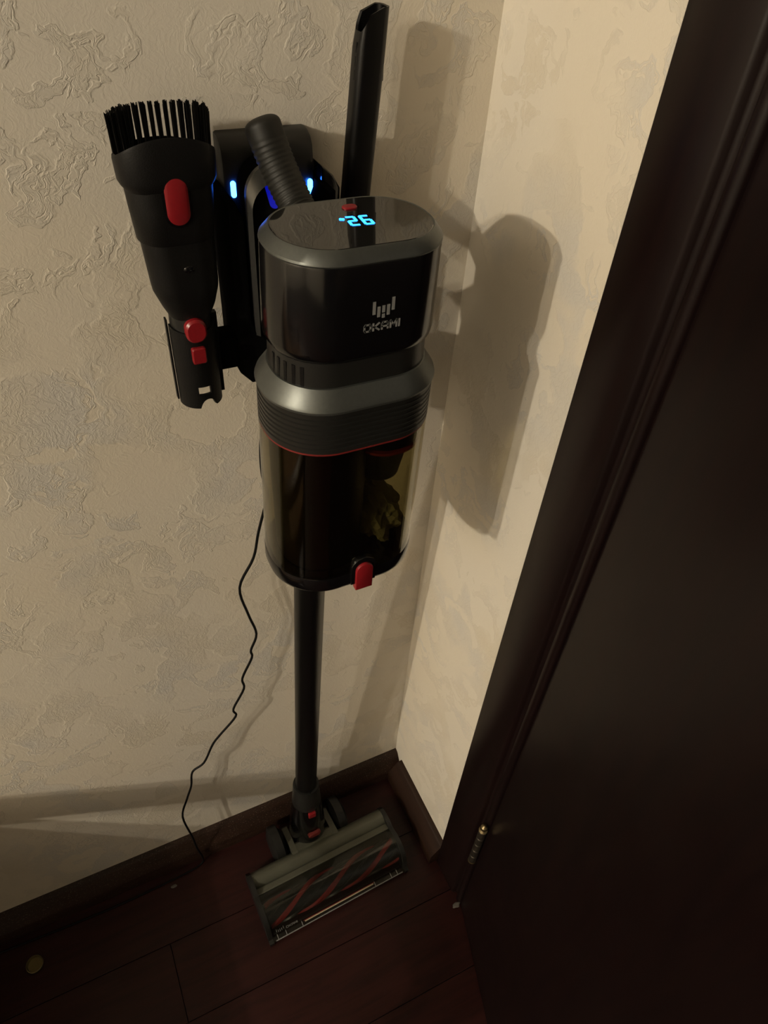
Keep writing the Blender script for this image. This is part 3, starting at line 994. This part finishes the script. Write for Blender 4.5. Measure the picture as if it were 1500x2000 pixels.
face_pill(TX + .0020, 1.0575, .0082, .0100, .0078, TY - .0162, .0048, MAT['red'], 'neck_button', neck, 'red round button on the tool neck', .82)
bm = B(); bmesh.ops.create_uvsphere(bm, u_segments=14, v_segments=8, radius=.0036, matrix=Matrix.Translation((TX + .003, TY - .0188, 1.108)) @ Matrix.Diagonal((1.1, .35, .8, 1)))
obj('catch_dimple', bm, MAT['gloss'], body)
# bristles in separate tufts round the oval mouth
def tuft(cx, cy, wx, wy, z0, z1, nstr):
    bm = B()
    z0 -= (cy - TY) * .26
    z1 -= (cy - TY) * .26
    for _ in range(nstr):
        x = cx + random.uniform(-wx, wx); y = cy + random.uniform(-wy, wy)
        tx = x + (x - TX) * .02 + random.uniform(-.0005, .0005)
        ty = y + random.uniform(-.0006, .0006)
        zt = z1 + random.uniform(-.0022, .0008)
        r = .00034
        lo = [bm.verts.new((x + r * cos(k * 2.094), y + r * sin(k * 2.094), z0)) for k in range(3)]
        hi = [bm.verts.new((tx + r * .9 * cos(k * 2.094), ty + r * .9 * sin(k * 2.094), zt)) for k in range(3)]
        for k in range(3):
            j = (k + 1) % 3
            bm.faces.new((lo[k], lo[j], hi[j], hi[k]))
        bm.faces.new(hi)
    obj('bristle_tuft', bm, MAT['bristle'], brush, smooth=0)
def ztop(x): return 1.2135 - .0050 * abs((x - TX) / .032) ** 4
for row_y, sh in ((TY - .0155, 0.0), (TY + .0155, .0010)):
    for k in range(12):
        x = TX - .0260 + .00472 * k + sh
        tuft(x, row_y, .00105, .0010, 1.1865, ztop(x), 34)
for s in (-1, 1):
    for k in range(5):
        a = radians(-64 + 32 * k)
        x = TX + s * (.0150 + .0158 * cos(a)); y = TY + .0155 * sin(a)
        tuft(x, y, .0018, .0022, 1.1850, ztop(x) - .001, 60)

# ================================================================== CREVICE TOOL
crev = thing('crevice_tool', 'long narrow black crevice nozzle standing upright right of the dock with a slanted tip', 'vacuum attachment', (SX, SY, 1.02))
bm = B()
hx, hy = .0110, .0088
loops = []
for z, kx, ky in ((1.016, .92, .92), (1.018, 1, 1), (1.235, 1, 1)):
    loops.append([Vector((SX + p.x * kx + (z - 1.13) * .07, SY + p.y * ky, z)) for p in rrect(0, 0, 0, hx, hy, .0052, 6)])
tip = []
tin = []
tlow = []
for p in rrect(0, 0, 0, hx, hy, .0052, 6):
    zz = 1.2605 - max(0.0, (-p.x - .0035)) * 2.0
    tip.append(Vector((SX + p.x * .96 + .0091, SY + p.y, zz)))
    tin.append(Vector((SX + p.x * .82 + .0091, SY + p.y * .80, zz - .0004)))
    tlow.append(Vector((SX + p.x * .82 + .0091, SY + p.y * .80, 1.215)))
loops += [tip, tin, tlow]
loft(bm, loops)
tube_o = obj('nozzle', bm, MAT['wandm'], crev, smooth=35)
bm = B()
for zc in (1.236, 1.2275, 1.219):
    strokes(bm, [[(0, -.0024), (0, .0024)]], .0017, lambda a, b_, h: Vector((SX - hx + (zc + b_ - 1.13) * .07 - h * .6 + .0002, SY - .002 + a, zc + b_)), .0006)
obj('nozzle_slots', bm, MAT['black'], tube_o, smooth=0)

# ================================================================== CHARGER CORD
cp = [(-.206, .985), (-.209, .970), (-.217, .945), (-.2265, .921), (-.2305, .890), (-.2305, .856), (-.2265, .832), (-.2285, .819), (-.2400, .776), (-.2485, .737), (-.2685, .693), (-.2620, .639), (-.2545, .595),
      (-.2640, .564), (-.2640, .547), (-.2800, .508), (-.2800, .482), (-.2985, .441), (-.2970, .420), (-.3245, .385), (-.3365, .367), (-.3540, .326), (-.3730, .312), (-.3800, .272), (-.3910, .237), (-.4050, .194), (-.4000, .108)]
def cord_y(z):
    if z > .93: return -.012
    if z < .2: return -.030
    return -.025
cpts = [Vector((x, cord_y(z), z)) for x, z in cp] + [Vector((-.3985, -.0310, .062)), Vector((-.394, -.0330, .022)), Vector((-.398, -.0345, .0024)), Vector((-.430, -.040, .0019)), Vector((-.55, -.044, .0019)), Vector((-.68, -.040, .0019)), Vector((-.765, -.036, .0019))]
sm = []
for i in range(len(cpts) - 1):
    p0, p1, p2, p3 = cpts[max(i - 1, 0)], cpts[i], cpts[i + 1], cpts[min(i + 2, len(cpts) - 1)]
    for k in range(5):
        f = k / 5
        sm.append(.5 * ((2 * p1) + (p2 - p0) * f + (2 * p0 - 5 * p1 + 4 * p2 - p3) * f * f + (3 * p1 - p0 - 3 * p2 + p3) * f ** 3))
sm.append(cpts[-1])
bm = B(); tube(bm, sm, .00165, 8)
o = obj('charger_cord', bm, MAT['cord'], smooth=60)
props(o, 'thin black kinked charger cord hanging down the wall from the dock to the floor', 'cord')

# ================================================================== SMALL THINGS ON THE FLOOR
capc = Vector((-.680, -.0785, 0))
bm = B()
n = 28
loft(bm, [[capc + Vector((r * cos(2 * pi * k / n), r * sin(2 * pi * k / n), z)) for k in range(n)] for r, z in ((.0105, .0), (.0125, .002), (.0130, .0066), (.0124, .0072), (.0116, .0062), (.0108, .0012))])
o = obj('bottle_cap', bm, MAT['cap'])
props(o, 'small round dull brass cap lying on the dark planks left of the vacuum head', 'cap')
def lint(loc, r, lab):
    bm = B()
    bmesh.ops.create_icosphere(bm, subdivisions=2, radius=1.0)
    for v in bm.verts:
        q = 1 + random.uniform(-.35, .35)
        v.co = Vector(loc) + Vector((v.co.x * r * q * 1.6, v.co.y * r * q, (v.co.z + 1) * r * .35))
    o = obj('lint', bm, MAT['chipw'], smooth=0)
    props(o, lab, 'lint')
lint((-.452, -.052, 0), .0030, 'pale lint tuft on the floor below the left baseboard, left of the cord')
lint((-.0150, -.2830, 0), .0042, 'pale lint tuft on the floor at the foot of the door casing')

# ================================================================== ARMCHAIR (unseen, added left of the frame to shade the lower wall)
chair = thing('added_armchair', 'unseen wooden chair with brown upholstery, added to shade the lower wall left of the vacuum', 'chair', (-1.12, -.35, 0))
cw = wood('chair_wood', (.05, .024, .012), (.09, .045, .022), .4, 1)
for x0, x1 in ((-.835, -.785), (-1.455, -1.405)):
    bm = B(); box(bm, x0, x1, -.64, -.030, .462, .507, .006)
    obj('armrest', bm, cw, chair)
    bm = B(); box(bm, x0 + .004, x1 - .004, -.62, -.57, 0.0, .464, .004)
    obj('front_leg', bm, cw, chair)
    bm = B(); box(bm, x0 + .004, x1 - .004, -.075, -.031, 0.0, .464, .004)
    obj('rear_leg', bm, cw, chair)
bm = B(); box(bm, -1.404, -.836, -.62, -.05, .20, .33, .02)
obj('seat', bm, MAT['fabric'], chair)
bm = B(); prism(bm, [(-.029, .30), (-.029, .84), (-.055, .85), (-.085, .50), (-.215, .378), (-.26, .30)], 'x', -1.404, -.836, .012)
obj('backrest', bm, MAT['fabric'], chair)
